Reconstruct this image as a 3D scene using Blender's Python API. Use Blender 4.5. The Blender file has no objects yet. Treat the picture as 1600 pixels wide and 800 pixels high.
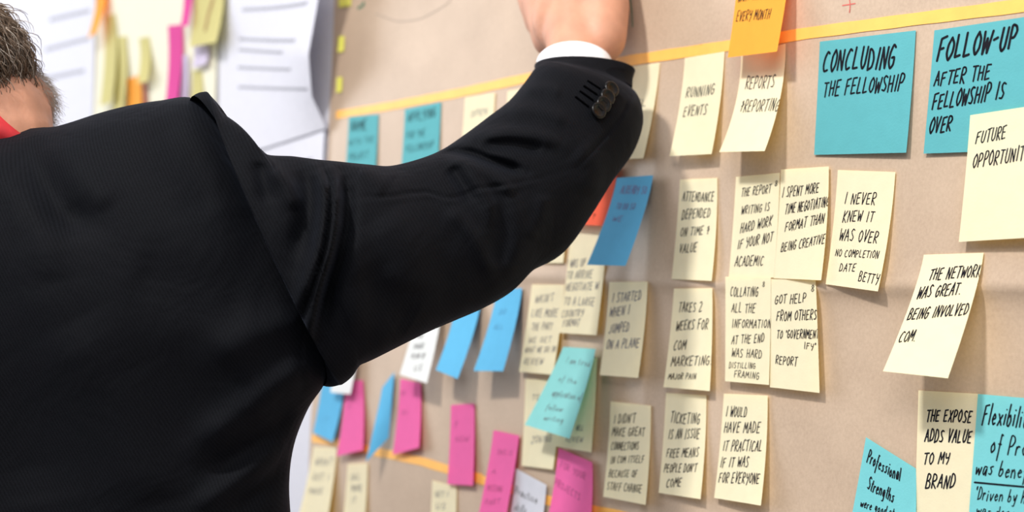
import bpy, bmesh, math, random
import numpy as np
from mathutils import Matrix, Vector
from mathutils.bvhtree import BVHTree
random.seed(7); rng = np.random.default_rng(7)
SC = bpy.context.scene
COL = SC.collection

# ------------------------------------------------------------------ camera
F = 2115.0; CD = 0.946; CZ = 1.35              # focal length (px of 1600), distance to the wall, eye height
_D = np.array([-1600.0, 5.0, -F]); _b = -(0.05 * _D[0] + _D[1]) / _D[2]
_U = np.array([0.05, 1.0, _b]); _U /= np.linalg.norm(_U)
_X = -_D / np.linalg.norm(_D); _Y = np.cross(_U, _X)
R = np.array([_X, _Y, _U])                     # camera axes -> world
CAM = np.array([0.0, -CD, CZ])
cam = bpy.data.cameras.new('camera'); co = bpy.data.objects.new('camera', cam); COL.objects.link(co)
M4 = Matrix([list(R[i]) + [CAM[i]] for i in range(3)] + [[0, 0, 0, 1]])
co.matrix_world = M4
cam.sensor_width = 36; cam.lens = 36 * F / 1600
cam.clip_start = 0.02
cam.dof.use_dof = True; cam.dof.focus_distance = 1.13; cam.dof.aperture_fstop = 4.0
SC.camera = co
SC.view_settings.view_transform = 'Standard'; SC.view_settings.look = 'None'
SC.view_settings.exposure = 0.07; SC.view_settings.gamma = 1.0

# ------------------------------------------------------------------ light
w = bpy.data.worlds.new('world'); SC.world = w; w.use_nodes = True
w.node_tree.nodes['Background'].inputs[0].default_value = (0.93, 0.95, 1.0, 1)
w.node_tree.nodes['Background'].inputs[1].default_value = 0.52

def area(name, loc, target, size, size_y, power, color):
    l = bpy.data.lights.new(name, 'AREA'); l.shape = 'RECTANGLE'; l.size = size; l.size_y = size_y
    l.energy = power; l.color = color
    o = bpy.data.objects.new(name, l); COL.objects.link(o); o.location = loc
    o.rotation_euler = (Vector(target) - Vector(loc)).to_track_quat('-Z', 'Y').to_euler()
    return o
area('ceiling_light_key', (-0.72, -1.75, 2.95), (-0.72, 0, 1.4), 0.20, 0.16, 47, (1.0, 0.97, 0.92))
area('far_left_fill', (-3.4, -1.6, 2.7), (-2.9, 0, 1.4), 1.6, 0.9, 20, (0.98, 0.98, 1.0))  # unseen soft fill, added to brighten the far left wall
area('right_fill', (0.35, -1.7, 2.7), (-0.9, 0, 1.3), 1.0, 0.8, 24, (1.0, 0.96, 0.9))  # unseen fill, added to lift the notes dimmed by the arm's shadow
area('left_kraft_fill', (-5.2, -2.0, 1.8), (-1.6, 0, 1.4), 1.6, 1.8, 58, (0.93, 0.96, 1.0))  # unseen panel, added to put a brighter sheen on the left kraft

# ------------------------------------------------------------------ helpers
rt = R @ np.array([1, 0, 0]); upv = np.array([0, 0, 1.0]); fw = R @ np.array([0, 0, -1.0]); fw = fw - upv*(fw @ upv); fw /= np.linalg.norm(fw)
def P(x, y, Z):
    """point seen at pixel x,y at view depth Z"""
    return CAM + R @ np.array([(x - 800) / F * Z, (400 - y) / F * Z, -Z])
def PW(x, y, o=0.0):
    """point seen at pixel x,y at distance o in front of the wall (the wall is y = 0)"""
    d = R @ np.array([x - 800, 400 - y, -F]); return CAM + d * ((CD - o) / d[1])
def proj(p):
    q = (np.asarray(p) - CAM) @ R
    return np.stack([800 + F * q[..., 0] / -q[..., 2], 400 - F * q[..., 1] / -q[..., 2]], -1), -q[..., 2]

def mesh(name, V, Fc, mat=None, parent=None, smooth=True, fix=False):
    me = bpy.data.meshes.new(name); me.from_pydata([tuple(map(float, v)) for v in V], [], Fc); me.update()
    if fix:
        bm = bmesh.new(); bm.from_mesh(me); bmesh.ops.recalc_face_normals(bm, faces=bm.faces); bm.to_mesh(me); bm.free()
    o = bpy.data.objects.new(name, me); COL.objects.link(o)
    if mat: me.materials.append(mat)
    if smooth: me.polygons.foreach_set('use_smooth', [True] * len(me.polygons))
    if parent: o.parent = parent; o.matrix_parent_inverse = parent.matrix_world.inverted()
    return o
def empty(name, loc):
    o = bpy.data.objects.new(name, None); COL.objects.link(o); o.location = loc
    o.matrix_world = Matrix.Translation(Vector(loc)); o.empty_display_size = .05
    return o
def tag(o, label, cat, group=None):
    o['label'] = label; o['category'] = cat
    if group: o['group'] = group
    return o

def nmat(name):
    m = bpy.data.materials.new(name); m.use_nodes = True; nt = m.node_tree
    return m, nt, nt.nodes['Principled BSDF'], nt.nodes['Material Output']
def simple(name, col, rough=.7, var=0.0, scale=60, bump=0.0, bscale=300, sheen=0.0, spec=.5, sss=0):
    m, nt, b, out = nmat(name); b.inputs['Roughness'].default_value = rough
    b.inputs['Base Color'].default_value = (*col, 1); b.inputs['Specular IOR Level'].default_value = spec
    tc = nt.nodes.new('ShaderNodeTexCoord')
    if var:
        n = nt.nodes.new('ShaderNodeTexNoise'); n.inputs['Scale'].default_value = scale; n.inputs['Detail'].default_value = 5
        nt.links.new(tc.outputs['Object'], n.inputs['Vector'])
        r = nt.nodes.new('ShaderNodeValToRGB'); nt.links.new(n.outputs[0], r.inputs[0])
        r.color_ramp.elements[0].position = .3; r.color_ramp.elements[1].position = .7
        r.color_ramp.elements[0].color = (*[c * (1 - var) for c in col], 1); r.color_ramp.elements[1].color = (*[min(1, c * (1 + var)) for c in col], 1)
        nt.links.new(r.outputs[0], b.inputs['Base Color'])
    if bump:
        n2 = nt.nodes.new('ShaderNodeTexNoise'); n2.inputs['Scale'].default_value = bscale; n2.inputs['Detail'].default_value = 4
        nt.links.new(tc.outputs['Object'], n2.inputs['Vector'])
        bp = nt.nodes.new('ShaderNodeBump'); bp.inputs['Strength'].default_value = bump; bp.inputs['Distance'].default_value = .001
        nt.links.new(n2.outputs[0], bp.inputs['Height']); nt.links.new(bp.outputs[0], b.inputs['Normal'])
    if sheen: b.inputs['Sheen Weight'].default_value = sheen; b.inputs['Sheen Roughness'].default_value = .5
    if sss: b.inputs['Subsurface Weight'].default_value = sss; b.inputs['Subsurface Radius'].default_value = (.01, .004, .002); b.inputs['Subsurface Scale'].default_value = .5
    return m
def paper(name, col, trans=.22, tcol=None):
    m = simple(name, col, .75, .025, 90, .15, 500, spec=.25)
    nt = m.node_tree; b = nt.nodes['Principled BSDF']; out = nt.nodes['Material Output']
    t = nt.nodes.new('ShaderNodeBsdfTranslucent'); t.inputs[0].default_value = (*(tcol or col), 1)
    mx = nt.nodes.new('ShaderNodeMixShader'); mx.inputs[0].default_value = trans
    nt.links.new(b.outputs[0], mx.inputs[1]); nt.links.new(t.outputs[0], mx.inputs[2]); nt.links.new(mx.outputs[0], out.inputs[0])
    return m
def srgb(r, g, b):
    return tuple(((c / 255) / 12.92 if c <= 10 else (((c / 255) + .055) / 1.055) ** 2.4) for c in (r, g, b))

PAP = dict(
    yellow=paper('note_yellow', srgb(252, 247, 214), .30, srgb(255, 215, 20)),
    orange=paper('note_orange', srgb(255, 190, 75), .42, srgb(255, 110, 0)),
    teal=paper('note_teal', srgb(92, 172, 180), .10),
    aqua=paper('note_aqua', srgb(158, 230, 232), .3, srgb(0, 170, 140)),
    cyan=paper('note_cyan', srgb(122, 205, 212), .15),
    blue=paper('note_blue', srgb(96, 182, 226), .15, srgb(10, 40, 130)),
    pink=paper('note_pink', srgb(244, 112, 180), .25, srgb(230, 10, 60)),
    magenta=paper('note_magenta', srgb(215, 70, 150), .2),
    red=paper('note_red', srgb(240, 100, 70), .2),
    white=paper('note_white', srgb(228, 232, 232), .15),
    grey=paper('note_grey', srgb(215, 217, 228), .15),
    olive=paper('note_olive', srgb(205, 196, 130), .2),
    cream=paper('paper_cream', srgb(232, 228, 206), .1),
    lilac=paper('note_lilac', srgb(205, 195, 220), .2),
    brown=paper('note_brown', srgb(170, 115, 95), .2),
)
INK = simple('marker_ink', srgb(22, 22, 30), .7, .1, 80, spec=.1)
INKS = dict(k=INK, f=simple('faded_ink', srgb(92, 90, 95), .6, .1, 80), p=simple('purple_ink', srgb(100, 90, 150), .6, .1, 80),
            r=simple('red_ink', srgb(200, 95, 85), .6, .1, 80), g=simple('green_ink_and_shadow', srgb(70, 125, 100), .6, .1, 80),
            y=simple('yellow_marker', srgb(226, 222, 60), .6, .05, 80), l=simple('print_ink', srgb(150, 150, 160), .6, .05, 80),
            n=simple('pencil_ink', srgb(150, 135, 122), .6, .05, 80), m=simple('pink_ink', srgb(165, 55, 115), .6, .05, 80), u=simple('blue_ink', srgb(45, 120, 165), .6, .05, 80))

# ------------------------------------------------------------------ stroke lettering
G = {
'A':[[(0,0),(.5,1),(.95,0)],[(.2,.38),(.85,.4)]],
'B':[[(.08,0),(.1,1),(.6,.97),(.75,.78),(.55,.55),(.12,.52)],[(.5,.55),(.88,.35),(.75,.06),(.08,0)]],
'C':[[(.85,.88),(.5,1),(.15,.7),(.08,.3),(.35,0),(.85,.08)]],
'D':[[(.1,0),(.1,1),(.6,.9),(.9,.5),(.7,.1),(.05,0)]],
'E':[[(.85,1),(.1,.97),(.1,0),(.85,.03)],[(.1,.5),(.7,.54)]],
'F':[[(.9,1),(.12,.95),(.1,0)],[(.1,.5),(.7,.55)]],
'G':[[(.85,.88),(.5,1),(.15,.7),(.1,.25),(.45,0),(.85,.15),(.88,.48),(.5,.46)]],
'H':[[(.1,1),(.08,0)],[(.88,1),(.86,0)],[(.1,.5),(.86,.54)]],
'I':[[(.5,1),(.48,0)]],
'J':[[(.75,1),(.7,.2),(.4,0),(.1,.2)]],
'K':[[(.12,1),(.1,0)],[(.88,1),(.12,.45),(.9,0)]],
'L':[[(.15,1),(.1,.02),(.85,.04)]],
'M':[[(.02,0),(.15,1),(.5,.35),(.85,1),(.98,0)]],
'N':[[(.08,0),(.12,1),(.82,0),(.9,1)]],
'O':[[(.5,1),(.12,.72),(.1,.28),(.48,0),(.88,.28),(.88,.72),(.5,1)]],
'P':[[(.1,0),(.12,1),(.7,.98),(.88,.75),(.6,.5),(.12,.45)]],
'R':[[(.1,0),(.12,1),(.7,.98),(.85,.75),(.6,.55),(.12,.5),(.9,0)]],
'S':[[(.85,.9),(.45,1),(.15,.8),(.4,.55),(.8,.3),(.6,.03),(.08,.08)]],
'T':[[(.0,.97),(1,1)],[(.5,.98),(.48,0)]],
'U':[[(.12,1),(.1,.25),(.45,0),(.8,.2),(.88,1)],],
'V':[[(.08,1),(.42,0),(.92,1)]],
'W':[[(.02,1),(.2,0),(.5,.7),(.75,0),(1,1)]],
'X':[[(.1,1),(.9,0)],[(.9,1),(.1,0)]],
'Y':[[(.08,1),(.2,.55),(.8,.6)],[(.9,1),(.75,.3),(.5,-.1)]],
'Z':[[(.1,.97),(.9,1),(.1,0),(.9,.03)]],
'2':[[(.15,.8),(.5,1),(.85,.75),(.1,0),(.9,.04)]],
'8':[[(.5,.5),(.2,.75),(.5,1),(.8,.75),(.5,.5),(.15,.22),(.5,0),(.85,.22),(.5,.5)]],
'&':[[(.15,.55),(.5,.5),(.5,.95),(.2,.8)],[(.5,.9),(.45,.1)],[(.85,.7),(.5,.45)]],
'-':[[(.1,.5),(.9,.55)]], '.':[[(.4,.02),(.55,.05)]], "'":[[(.5,1),(.42,.78)]], '"':[[(.35,1),(.3,.78)],[(.65,1),(.6,.78)]],
'!':[[(.6,1),(.45,.3)],[(.4,.05),(.42,.0)]], '?':[[(.15,.8),(.5,1),(.8,.75),(.5,.4),(.5,.2)],[(.5,.02),(.52,0)]],
'_':[[(0,0),(1,0)]], '+':[[(.1,.5),(.9,.55)],[(.5,1),(.5,0)]],
'a':[[(.8,.5),(.35,.55),(.15,.2),(.45,0),(.8,.45),(.85,0)]],
'b':[[(.2,1),(.1,.1),(.5,0),(.8,.25),(.55,.5),(.15,.35)]],
'c':[[(.8,.45),(.4,.5),(.2,.2),(.5,0),(.85,.1)]],
'd':[[(.75,.45),(.35,.5),(.15,.2),(.45,0),(.8,.3)],[(.85,1),(.8,0)]],
'e':[[(.2,.25),(.8,.35),(.5,.55),(.15,.25),(.45,0),(.85,.1)]],
'f':[[(.9,.95),(.55,1),(.45,.5),(.35,-.35)],[(.1,.5),(.8,.52)]],
'g':[[(.75,.5),(.35,.5),(.2,.2),(.5,.05),(.8,.45),(.7,-.3),(.3,-.35)]],
'h':[[(.15,1),(.1,0)],[(.12,.3),(.5,.55),(.8,.35),(.8,0)]],
'i':[[(.5,.5),(.48,0)],[(.52,.72),(.54,.76)]],
'j':[[(.6,.5),(.5,-.3),(.1,-.35)],[(.62,.72),(.64,.76)]],
'k':[[(.15,1),(.1,0)],[(.8,.55),(.15,.25),(.85,0)]],
'l':[[(.5,1),(.45,0)]],
'm':[[(.05,.5),(.05,0)],[(.06,.35),(.3,.52),(.48,0)],[(.48,.35),(.75,.52),(.95,0)]],
'n':[[(.12,.5),(.1,0)],[(.12,.35),(.5,.55),(.8,.3),(.82,0)]],
'o':[[(.5,.52),(.15,.3),(.4,0),(.85,.2),(.5,.52)]],
'p':[[(.15,.55),(.05,-.4)],[(.15,.4),(.6,.55),(.8,.25),(.4,0),(.12,.1)]],
'r':[[(.15,.5),(.12,0)],[(.14,.3),(.5,.52),(.85,.48)]],
's':[[(.8,.5),(.3,.45),(.7,.2),(.5,0),(.1,.05)]],
't':[[(.5,.9),(.45,.1),(.8,.02)],[(.15,.58),(.85,.62)]],
'u':[[(.12,.5),(.15,.1),(.5,0),(.8,.5),(.88,0)]],
'v':[[(.1,.5),(.45,0),(.9,.5)]],
'w':[[(.02,.5),(.2,0),(.5,.4),(.75,0),(1,.5)]],
'x':[[(.1,.5),(.9,0)],[(.9,.5),(.1,0)]],
'y':[[(.15,.5),(.4,.08),(.8,.5)],[(.85,.55),(.6,-.3),(.2,-.35)]],
}
NARROW = {'I':.5,'i':.42,'l':.4,"'":.35,'.':.35,'!':.45,'t':.75,'j':.55,'f':.7,'-':.7,'r':.8,'"':.5,'M':1.15,'W':1.15,'m':1.25,'w':1.15}
def smooth_stroke(pts, n=3):
    if len(pts) < 3: return pts
    p = [np.array(a, float) for a in pts]; out = []
    for i in range(len(p) - 1):
        p0 = p[max(i-1,0)]; p1 = p[i]; p2 = p[i+1]; p3 = p[min(i+2,len(p)-1)]
        for k in range(n):
            t = k / n; ten = .32
            m1 = (p2 - p0) * ten; m2 = (p3 - p1) * ten
            out.append((2*t**3-3*t**2+1)*p1 + (t**3-2*t**2+t)*m1 + (-2*t**3+3*t**2)*p2 + (t**3-t**2)*m2)
    out.append(p[-1]); return out
def text_strokes(s):
    """polylines of the text in units: x 0..1 over the line, y 0..1 cap height"""
    adv = [.62 if c == ' ' else NARROW.get(c, 1.0) for c in s]; gap = .3
    tot = sum(adv) + gap * (len(s) - 1); x = 0; out = []
    for c, a in zip(s, adv):
        if c in G:
            jy = random.uniform(-.05, .05); js = random.uniform(.93, 1.07); jr = random.uniform(-.07, .1)
            for st in G[c]:
                pts = [(px * a + x + jr * py + random.uniform(-.03, .03), py * js + jy + random.uniform(-.03, .03)) for px, py in st]
                if c not in "MNWVAEFHKLTXZ-'!": pts = smooth_stroke(pts)
                out.append([(q[0] / tot, q[1]) for q in pts])
        x += a + gap
    return out
def ribbon(pts, width, V, Fc, f3, off):
    """flat ink band along 2-D pts mapped on a surface by f3(u, v)"""
    pts = np.array(pts); n = len(pts)
    if n < 2: return
    for i in range(n - 1):
        a, b = pts[i], pts[i+1]; d = b - a; L = np.linalg.norm(d)
        if L < 1e-6: continue
        d /= L; nrm = np.array([-d[1], d[0]]); e = d * width * .42
        ring = [a - e*.9 + nrm*width*.25, a + nrm*width*.5, b + nrm*width*.5, b + e*.9 + nrm*width*.25, b + e*.9 - nrm*width*.25, b - nrm*width*.5, a - nrm*width*.5, a - e*.9 - nrm*width*.25]
        k = len(V)
        V.extend(f3(q, off) for q in ring); Fc.append(tuple(range(k + 7, k - 1, -1)))

# ------------------------------------------------------------------ relief of the kraft sheet
KX0, KX1, KZ0, KZ1 = -1.700, 0.16, 0.62, 2.25
def relief(X, Z):
    dz = Z - (1.380 + .002*np.sin(X*9)); r = .0058 * np.exp(-np.abs(dz) / np.where(dz > 0, .022, .009)) * (1 + .3*np.sin(X*7))
    r = r + .0022 * np.exp(-np.abs(X + 1.012 - .003*np.sin(Z*8)) / .014) * np.clip((1.62 - Z)/.1, 0, 1)
    r = r - .0016 * np.exp(-((X + 1.045) / .012)**2) * np.clip((1.62 - Z)/.1, 0, 1)
    r = r + .0018 * np.exp(-np.abs(X + .905 + .002*np.sin(Z*6)) / .012)*.5
    r = r + .0012 * np.sin(X*5.1 + 1.3*np.sin(Z*3.7)) * np.sin(Z*4.3 + X*2)
    r = r + .0006 * np.sin(X*23 + 2*np.sin(Z*11)) * np.sin(Z*19 + 1)
    return r + .0022
def rel(X, Z):
    return float(relief(np.float64(X), np.float64(Z))) if KX0 < X < KX1 else 0.0006

# ------------------------------------------------------------------ setting
wall_m = simple('wall_paint', srgb(212, 212, 220), .8, .01, 3, .05, 200)
def box(V, Fc, a, b):
    k = len(V)
    V += [(a[0],a[1],a[2]),(b[0],a[1],a[2]),(b[0],b[1],a[2]),(a[0],b[1],a[2]),(a[0],a[1],b[2]),(b[0],a[1],b[2]),(b[0],b[1],b[2]),(a[0],b[1],b[2])]
    Fc += [tuple(k+i for i in f) for f in ((0,3,2,1),(4,5,6,7),(0,1,5,4),(1,2,6,5),(2,3,7,6),(3,0,4,7))]
V = []; Fc = []; box(V, Fc, (-9, 0, 0), (3, .12, 3.1)); o = mesh('wall_back', V, Fc, wall_m, smooth=False); o['kind'] = 'structure'
V = []; Fc = []; box(V, Fc, (-9, -5, -.1), (3, .12, 0)); o = mesh('floor', V, Fc, simple('floor_carpet', srgb(130, 125, 122), .9, .1, 40, .3, 200), smooth=False); o['kind'] = 'structure'

# kraft sheet
m, nt, b, out = nmat('kraft_paper'); b.inputs['Roughness'].default_value = .5; b.inputs['Specular IOR Level'].default_value = .5
tc = nt.nodes.new('ShaderNodeTexCoord'); n1 = nt.nodes.new('ShaderNodeTexNoise'); n1.inputs['Scale'].default_value = 420; n1.inputs['Detail'].default_value = 6
n2 = nt.nodes.new('ShaderNodeTexNoise'); n2.inputs['Scale'].default_value = 14; n2.inputs['Detail'].default_value = 5
mp = nt.nodes.new('ShaderNodeMapping'); mp.inputs['Scale'].default_value = (1, 1, .8)
nt.links.new(tc.outputs['Object'], mp.inputs[0]); nt.links.new(mp.outputs[0], n1.inputs['Vector']); nt.links.new(tc.outputs['Object'], n2.inputs['Vector'])
ad = nt.nodes.new('ShaderNodeMath'); ad.operation = 'MULTIPLY_ADD'; ad.inputs[1].default_value = .45
nt.links.new(n1.outputs[0], ad.inputs[0]); ml = nt.nodes.new('ShaderNodeMath'); ml.operation = 'MULTIPLY'; ml.inputs[1].default_value = .55
nt.links.new(n2.outputs[0], ml.inputs[0]); nt.links.new(ml.outputs[0], ad.inputs[2])
rp = nt.nodes.new('ShaderNodeValToRGB'); rp.color_ramp.elements[0].position = .32; rp.color_ramp.elements[1].position = .68
rp.color_ramp.elements[0].color = (*srgb(177, 154, 133), 1); rp.color_ramp.elements[1].color = (*srgb(196, 173, 151), 1)
nt.links.new(ad.outputs[0], rp.inputs[0]); nt.links.new(rp.outputs[0], b.inputs['Base Color'])
bp = nt.nodes.new('ShaderNodeBump'); bp.inputs['Strength'].default_value = .25; bp.inputs['Distance'].default_value = .0006
nt.links.new(n1.outputs[0], bp.inputs['Height']); nt.links.new(bp.outputs[0], b.inputs['Normal'])
KRAFT = m
nx, nz = 420, 360
xs = np.linspace(KX0, KX1, nx); zs = np.linspace(KZ0, KZ1, nz)
XX, ZZ = np.meshgrid(xs, zs)
RR = relief(XX, ZZ)
V = np.stack([XX + .002*np.sin(ZZ*9)*(np.arange(nx) < 4)[None], -RR, ZZ], -1).reshape(-1, 3)
Fc = [(j*nx+i, j*nx+i+1, (j+1)*nx+i+1, (j+1)*nx+i) for j in range(nz-1) for i in range(nx-1)]
kraft = mesh('kraft_paper_sheet', V, Fc, KRAFT)
tag(kraft, 'large creased brown kraft paper sheet covering the wall behind the sticky notes', 'paper sheet')

# marks drawn on the kraft paper, plus a painted hand shadow
def pen(name, strokes, width, ink, parent, off=.0003):
    V = []; Fc = []
    def f3(q, o): return (q[0], -rel(q[0], q[1]) - o, q[1])
    for st in strokes:
        pts = [PW(x, y)[[0, 2]] for x, y in smooth_stroke(st, 6)]
        pts = [np.array(p) for p in pts]; ribbon(pts, width, V, Fc, f3, off)
    return mesh(name, V, Fc, INKS[ink], parent, smooth=False)
pen('pen_mark', [[(590,22),(625,34),(660,30),(700,8),(712,-8)]], .0010, 'n', kraft)
pen('red_pen_mark', [[(1328,-6),(1330,8),(1329,20)], [(1318,9),(1338,6)]], .0011, 'r', kraft)
pen('green_pen_mark', [[(563,14),(572,8),(571,4)]], .004, 'g', kraft)
pen('hand_shadow_line', [[(986,-5),(989,20),(990,42)]], .0016, 'g', kraft)  # shadow beside the hand, painted as a thin dark line

# masking tape strips
TAPE = simple('orange_tape', srgb(252, 186, 92), .5, .05, 60, .15, 300, spec=.4)
def tape(name, pts, wd, label):
    pts = [PW(x, y)[[0, 2]] for x, y in pts]; P2 = []
    for a, b_ in zip(pts[:-1], pts[1:]):
        n = max(2, int(np.linalg.norm(b_ - a) / .006))
        P2 += [a + (b_ - a) * k / n for k in range(n)]
    P2.append(pts[-1]); V = []; Fc = []
    for i, p in enumerate(P2):
        hw = wd / 2 * (1 + .03*math.sin(i*.7))
        for s, o in ((-1, .0002), (-1, .0007), (1, .0007), (1, .0002)):
            z = p[1] + s * hw; V.append((p[0], -rel(p[0], z) - o, z))
    for i in range(len(P2) - 1):
        k = 4*i
        for j in range(4): Fc.append((k+j, k+(j+1) % 4, k+4+(j+1) % 4, k+4+j))
    Fc += [(0, 1, 2, 3), (len(V)-1, len(V)-2, len(V)-3, len(V)-4)]
    o = mesh(name, V, Fc, TAPE, fix=True, smooth=False); return tag(o, label, 'tape', 'orange tape strips')
tape('masking_tape', [(528,180),(620,165),(720,146),(825,123),(985,95),(1100,78)], .0112, 'orange tape strip running above the two distant teal notes and behind the raised wrist')
tape('masking_tape', [(1085,80),(1180,66),(1260,52.6),(1420,32),(1600,9.5),(1720,-8)], .0108, 'orange tape strip running above the large teal heading notes at upper right')
tape('masking_tape', [(488,684),(530,692),(575,702),(600,709)], .0105, 'short orange tape piece under the blue and pink notes at lower left')
tape('masking_tape', [(592,706),(660,720.5),(700,733),(755,748)], .0108, 'orange tape strip crossing behind the upright pink note without neighbours')
tape('masking_tape', [(745,747),(800,764),(860,782),(925,796),(1000,812),(1090,830)], .0105, 'orange tape strip passing behind the slanted pink and white notes at the bottom')

# ------------------------------------------------------------------ sticky notes
GROUP = dict(yellow='yellow sticky notes', teal='teal heading notes', blue='blue sticky notes', pink='pink sticky notes')
def note(c, corners, label, lines=(), lay=0, lift=None, p=1.8, strokes=(), name='sticky_note', omin=.006, wt=.00092, off_sheet=False):
    TL, TR, BR, BL = corners
    a = PW(*TL); o0 = max(rel(a[0], a[2]), rel(*PW(*TR)[[0, 2]])) + .0012 + lay * .0022
    TLw, TRw = PW(*TL, o0), PW(*TR, o0); e = TRw - TLw
    def solve(T, Bp):
        best = None
        for o in np.linspace(o0 + omin, .055, 60):
            q = PW(*Bp, o); d = q - T
            v = abs(d[0]*e[0] + d[2]*e[2]) / math.hypot(d[0], d[2]) / math.hypot(e[0], e[2])
            if best is None or v < best[0]: best = (v, o)
        return best[1]
    if lift is None: oL, oR = solve(TLw, BL), solve(TRw, BR); oL, oR = .7*oL + .3*oR, .3*oL + .7*oR
    else: oL, oR = o0 + lift[0], o0 + lift[1]
    BLw, BRw = PW(*BL, oL), PW(*BR, oR)
    def S(u, v):
        q = (TLw*(1-u) + TRw*u) * (1-v) + (BLw*(1-u) + BRw*u) * v
        l = o0 + ((oL*(1-u) + oR*u) - o0) * (max(v, 0) ** p if v > 0 else 0)
        return np.array([q[0], -l, q[2]])
    # keep the seen outline: shift x,z so that the lifted point stays on a smooth curve
    NU, NV = 6, 14
    V = [S(i/NU, j/NV) for j in range(NV+1) for i in range(NU+1)]
    W = NU + 1
    Fc = [(j*W+i, (j+1)*W+i, (j+1)*W+i+1, j*W+i+1) for j in range(NV) for i in range(NU)]
    ob = mesh(name, V, Fc, PAP[c]); tag(ob, label, 'sticky note' if name == 'sticky_note' else 'paper', GROUP.get(c) if name == 'sticky_note' else None)
    # inverse map pixel -> (u, v)
    def inv(x, y):
        uv = np.array([.5, .5])
        for _ in range(14):
            f0 = proj(S(*uv))[0] - (x, y); h = 1e-3
            J = np.stack([(proj(S(uv[0]+h, uv[1]))[0] - (x, y) - f0)/h, (proj(S(uv[0], uv[1]+h))[0] - (x, y) - f0)/h], 1)
            uv = np.clip(uv - np.linalg.solve(J, f0), -.6, 1.6)
        return uv
    wv = math.hypot(*(TRw-TLw)[[0,2]]); hv = math.hypot(*(BLw-TLw)[[0,2]])
    byink = {}
    for ln in lines:
        s, x0, y0, x1, y1, cap = ln[:6]; ink = ln[6] if len(ln) > 6 else 'k'; wk = ln[7] if len(ln) > 7 else 1.0
        a_, b_ = inv(x0, y0), inv(x1, y1); t_ = inv(x0, y0 - cap)
        up = np.array([(t_ - a_)[0]*.25 + abs((t_ - a_)[1]) * hv / wv * .17, (t_ - a_)[1]])
        V, Fc = byink.setdefault(ink, ([], []))
        m2 = np.array([wv, hv])
        sc_ = np.array([1.0, 1.0])
        def f3(q, off):                             # q in metres on the note
            u, v = q / m2; pnt = S(min(max(u, .0), 1.0), min(max(v, .0), 1.0))
            h = 1e-3; du = S(u+h, v) - S(u, v); dv = S(u, min(v+h, 1)) - S(u, min(v+h, 1)-h)
            nn = np.cross(du, dv); nn /= np.linalg.norm(nn)
            if nn[1] > 0: nn = -nn
            return pnt + nn * off
        for st in text_strokes(s):
            pts = [(a_ + (b_ - a_) * q[0] + up * q[1]) * m2 for q in st]
            ribbon(pts, wt * wk * (cap / 15) ** .55, V, Fc, f3, .00022)
    for st, ink, wd in strokes:
        V, Fc = byink.setdefault(ink, ([], [])); m2 = np.array([wv, hv])
        def f3(q, off):
            u, v = q / m2; return S(min(max(u, 0), 1), min(max(v, 0), 1)) + np.array([0, -off, 0])
        ribbon([inv(*q) * m2 for q in st], wd, V, Fc, f3, .0004)
    for ink, (V, Fc) in byink.items():
        if V: mesh('handwriting', V, Fc, INKS[ink], ob, smooth=False)
    return ob

# right half: sharp notes
note('teal', [(1281,65),(1431,47.5),(1416,238.5),(1272,242)], 'large teal sticky note headed CONCLUDING the fellowship', [
 ('CONCLUDING',1285,111,1396,106,32,'k',1.5),('THE FELLOWSHIP',1286,151.5,1410,141,23,'k',1.35)], lift=(.0012,.004))
note('teal', [(1460,47.5),(1628,22.5),(1612,234),(1443,240)], 'large teal sticky note headed FOLLOW-UP after the fellowship is over', [
 ('FOLLOW-UP',1463,95,1586,76,34,'k',1.5),('AFTER THE',1459,135,1546,123.5,22,'k',1.3),('FELLOWSHIP IS',1456,171,1568,154,24,'k',1.3),('OVER',1451,208,1485,206,24,'k',1.3)], lift=(.0012,.002))
note('yellow', [(1516,180),(1668,157),(1664,368),(1498,378)], 'pale yellow note reading FUTURE OPPORTUNITIES overlapping the teal FOLLOW-UP note', [
 ('FUTURE',1524,225,1571,216,19,'k',.95),('OPPORTUNITIES',1519,262,1622,248,21,'k',.95)], lay=2, lift=(.004,.008))
note('yellow', [(1443.5,398),(1537,395),(1481,591),(1379.5,580)], 'strongly curled yellow note reading THE NETWORK WAS GREAT casting a long shadow', [
 ('THE NETWORK',1450,438,1531,432.5,17,'k',1.1),('WAS GREAT.',1432,467,1500,460,18,'k',1.1),('BEING INVOLVED',1417,500,1511,491,17,'k',1.1),('COM.',1403.5,534.5,1429,533.6,17,'k',1.0)], p=1.25)
note('yellow', [(1309,265.6),(1399,268.8),(1371.7,455.4),(1290,444)], 'yellow note reading I NEVER KNEW IT WAS OVER signed BETTY', [
 ('I NEVER',1319,318,1367,320,17),('KNEW IT',1316,347,1364,346,17),('WAS OVER',1311,375,1370,380,18),('NO COMPLETION',1305,400,1372,404,11),('DATE',1311,424,1336,424,12),('BETTY',1341,438.6,1371,445,15)], lift=(.008,.014))
note('yellow', [(1150,276.3),(1218.7,270),(1209,434),(1138.7,432.6)], 'yellow note reading THE REPORT WRITING IS HARD WORK', [
 ('THE REPORT',1158,307,1204,302,13),('WRITING IS',1158,335,1202,329.4,13),('HARD WORK',1156.5,364,1205.5,352.8,15),('IF YOUR NOT',1152,390,1206.6,377.5,15),('ACADEMIC',1148,416,1192,414.7,15),('8',1210,291,1215,290,8)], lift=(.003,.005))
note('yellow', [(1220.4,264.8),(1295,260),(1283,438),(1209,434.8)], 'yellow note reading I SPENT MORE TIME NEGOTIATING FORMAT', [
 ('I SPENT MORE',1221.7,309,1279,301,15),('TIME NEGOTIATING',1226,335,1294,322.5,15),('FORMAT THAN',1226,362,1287,348.7,15),('BEING CREATIVE',1220,394,1288,380,14)], lay=.6, lift=(.004,.012))
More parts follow.
